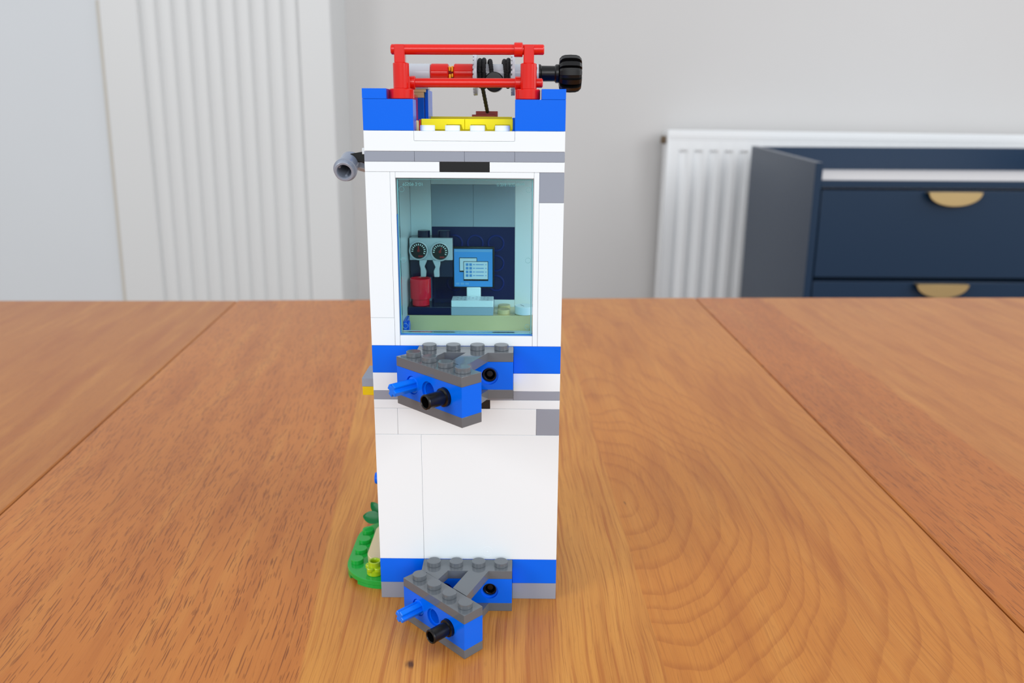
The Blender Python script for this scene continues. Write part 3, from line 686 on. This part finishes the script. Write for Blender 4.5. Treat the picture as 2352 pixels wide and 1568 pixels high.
# radiator
RY = 2110.0
orad = (438, RY + 40, 158)
rd = thing('radiator', 'white ribbed panel radiator on the wall behind the navy chest', 'radiator', orad)
x = 464.0
t = bmesh.new(); W = 1500; top = 103.0; bot = -400.0
xs = [(438.0, 0.0)]
while x < 438 + W - 20:
    xs += [(x, 0), (x + 4, 1.5), (x + 8, 8), (x + 11, 9.5), (x + 22, 9.5), (x + 25, 8), (x + 29, 1.5), (x + 33, 0)]; x += 42.6
xs.append((438.0 + W, 0))
def rrow(z, k): return [t.verts.new((a, RY + b_ * k, z)) for a, b_ in xs]
R_ = [rrow(158, 0), rrow(top + 2, 0), rrow(top - 5, 1), rrow(bot, 1), rrow(bot - 8, 0), rrow(-442, 0)]
for a, b_ in zip(R_, R_[1:]):
    for i in range(len(xs) - 1): t.faces.new((a[i], a[i + 1], b_[i + 1], b_[i]))
bmesh.ops.recalc_face_normals(t, faces=t.faces[:])
if t.faces[0].normal.y > 0: bmesh.ops.reverse_faces(t, faces=t.faces[:])
MB().add(t).box(438, 1938, RY + 10, RY + 14, -442, 157, 0).build('front_panel', RADPAINT, rd, orad)
MB().box(436, 1938, RY - 3, RY + 70, 138, 159, 3).box(437, 1937, RY - 1.5, RY + 2, 133, 139, 1).build('top_grille', RADPAINT, rd, orad)
MB().box(434, 439, RY - 3, RY + 70, -442, 158, 2).build('side_cover', RADPAINT, rd, orad)
MB().cyl((420, RY + 30, 131), (1, 0, 0), 11, 16, 20, 2).build('air_vent_plug', plastic('aged_brass', (110, 92, 70), 0.5), rd, orad)
for bx in (700, 1650): MB().box(bx, bx + 40, RY + 14, WALL_Y - 0.5, -60, 20, 1).build('wall_bracket', RADPAINT, rd, orad)
rd.rotation_euler = (0, math.radians(0.55), 0)

# chest of drawers
CY, CB = 1500.0, 2000.0; CX0, CX1 = 641.0, 1500.0
oc2 = (1070, 1750, -750)
ch = thing('chest_of_drawers', 'navy chest of drawers with brass half moon handles in front of the radiator', 'chest of drawers', oc2)
for xa, xb in ((CX0, CX0 + 16), (CX1 - 16, CX1)):
    MB().prism([(CY, -750), (CB, -750), (CB, 118.5), (CY, 96)], xa, xb, 0.8, rot_yz).build('side_panel', CHESTNAVY, ch, oc2)
xi0, xi1 = CX0 + 16.2, CX1 - 16.2
MB().box(xi0, xi1, CB - 18, CB, -700, 117, 0.8).build('back_panel', CHESTNAVY, ch, oc2)
MB().box(xi0, xi1, CY + 18, CB - 18.5, 42, 58.5, 0.5).build('top_tray', TRAYPAINT, ch, oc2, 'pale grey tray surface on top')
MB().box(xi0, xi1, CY + 1, CY + 17.8, 44.5, 59.5, 0.8).build('front_rail', CHESTNAVY, ch, oc2)
MB().box(xi0, xi1, CY + 40, CB - 20, -700, 41, 0).build('carcass', CHESTNAVY, ch, oc2)
MB().box(xi0, xi1, CY + 60, CB - 30, -750, -700.5, 1).build('plinth', CHESTNAVY, ch, oc2)
for i in range(4):
    z1 = 39.5 - i * 196.5; z0 = z1 - 187
    dr = MB().box(xi0 + 3, xi1 - 3, CY + 2, CY + 20, max(z0, -690), z1, 1.2).build('drawer_front', CHESTNAVY, ch, oc2)
    for hx in (935.0, 1206.0):
        ht = z1 - 4.0
        hm = [(hx + 56 * math.cos(PI + PI * k_ / 24), ht + 28 * math.sin(PI + PI * k_ / 24)) for k_ in range(25)]
        h_ = MB().prism(hm, CY - 16, CY - 13, 0.8, rot_xz).box(hx - 56, hx + 56, CY - 16, CY + 1.9, ht - 1.5, ht + 1.5, 0.6)
        h_.build('handle', BRASS, dr, oc2, 'brass half moon handle')
ch.rotation_euler = (0, 0, 0)

# ------------------------------------------------------------------ light
w = bpy.data.worlds.new('room_daylight'); scene.world = w; w.use_nodes = True
bg = w.node_tree.nodes['Background']; bg.inputs[0].default_value = (0.93, 0.96, 1.0, 1); bg.inputs[1].default_value = 0.72
def area(name, loc, target, sx, sy, power, col):
    l = bpy.data.lights.new(name, 'AREA'); l.shape = 'RECTANGLE'; l.size = sx; l.size_y = sy; l.energy = power; l.color = col
    o = bpy.data.objects.new(name, l); COL.objects.link(o); o.location = loc
    o.rotation_euler = (Vector(target) - Vector(loc)).to_track_quat('-Z', 'Y').to_euler(); return o
area('left_window_daylight', (-1.85, -1.2, 2.0), (0, 0, 0.85), 1.0, 1.0, 21, (0.97, 0.985, 1.0))
area('right_window_daylight', (2.2, -1.3, 1.9), (0, 0, 0.85), 1.5, 1.4, 32, (0.97, 0.985, 1.0))

area('front_window_daylight', (0.25, -3.0, 1.95), (0, 0, 0.85), 2.0, 1.2, 29, (0.97, 0.985, 1.0))

area('side_fill_light', (2.7, 0.75, 1.7), (0, 0.05, 0.87), 1.1, 1.3, 10, (0.97, 0.985, 1.0))  # added fill lamp, brightens the inside of the tower's upper room

# ------------------------------------------------------------------ camera
cam = bpy.data.cameras.new('camera'); co = bpy.data.objects.new('camera', cam); COL.objects.link(co); scene.camera = co
cam.sensor_width = 36; cam.sensor_fit = 'HORIZONTAL'; cam.lens = 28.8383; cam.clip_start = 0.01; cam.clip_end = 50
def cam_rot(yaw, pitch, roll):
    cy, sy, cp, sp_ = math.cos(yaw), math.sin(yaw), math.cos(pitch), math.sin(pitch)
    f = Vector((sy * cp, cy * cp, -sp_)); r = Vector((cy, -sy, 0)); u = r.cross(f)
    cr, sr = math.cos(roll), math.sin(roll)
    r2 = cr * r + sr * u; u2 = -sr * r + cr * u
    return Matrix((r2, u2, -f)).transposed()
CAMP = (17.511, -267.558, 168.138, -0.0076305, 0.2573857, 0.0053695)
co.matrix_world = Matrix.Translation((CAMP[0] * .001, CAMP[1] * .001, CAMP[2] * .001 + TABLE_Z)) @ cam_rot(*CAMP[3:]).to_4x4()
cam.dof.use_dof = True; cam.dof.focus_distance = 0.276; cam.dof.aperture_fstop = 16.5

scene.cycles.caustics_reflective = False; scene.cycles.max_bounces = 7; scene.cycles.diffuse_bounces = 3; scene.cycles.glossy_bounces = 3
vs = scene.view_settings
vs.view_transform = 'Standard'; vs.look = 'None'; vs.gamma = 1; vs.use_curve_mapping = False; vs.exposure = 0.0
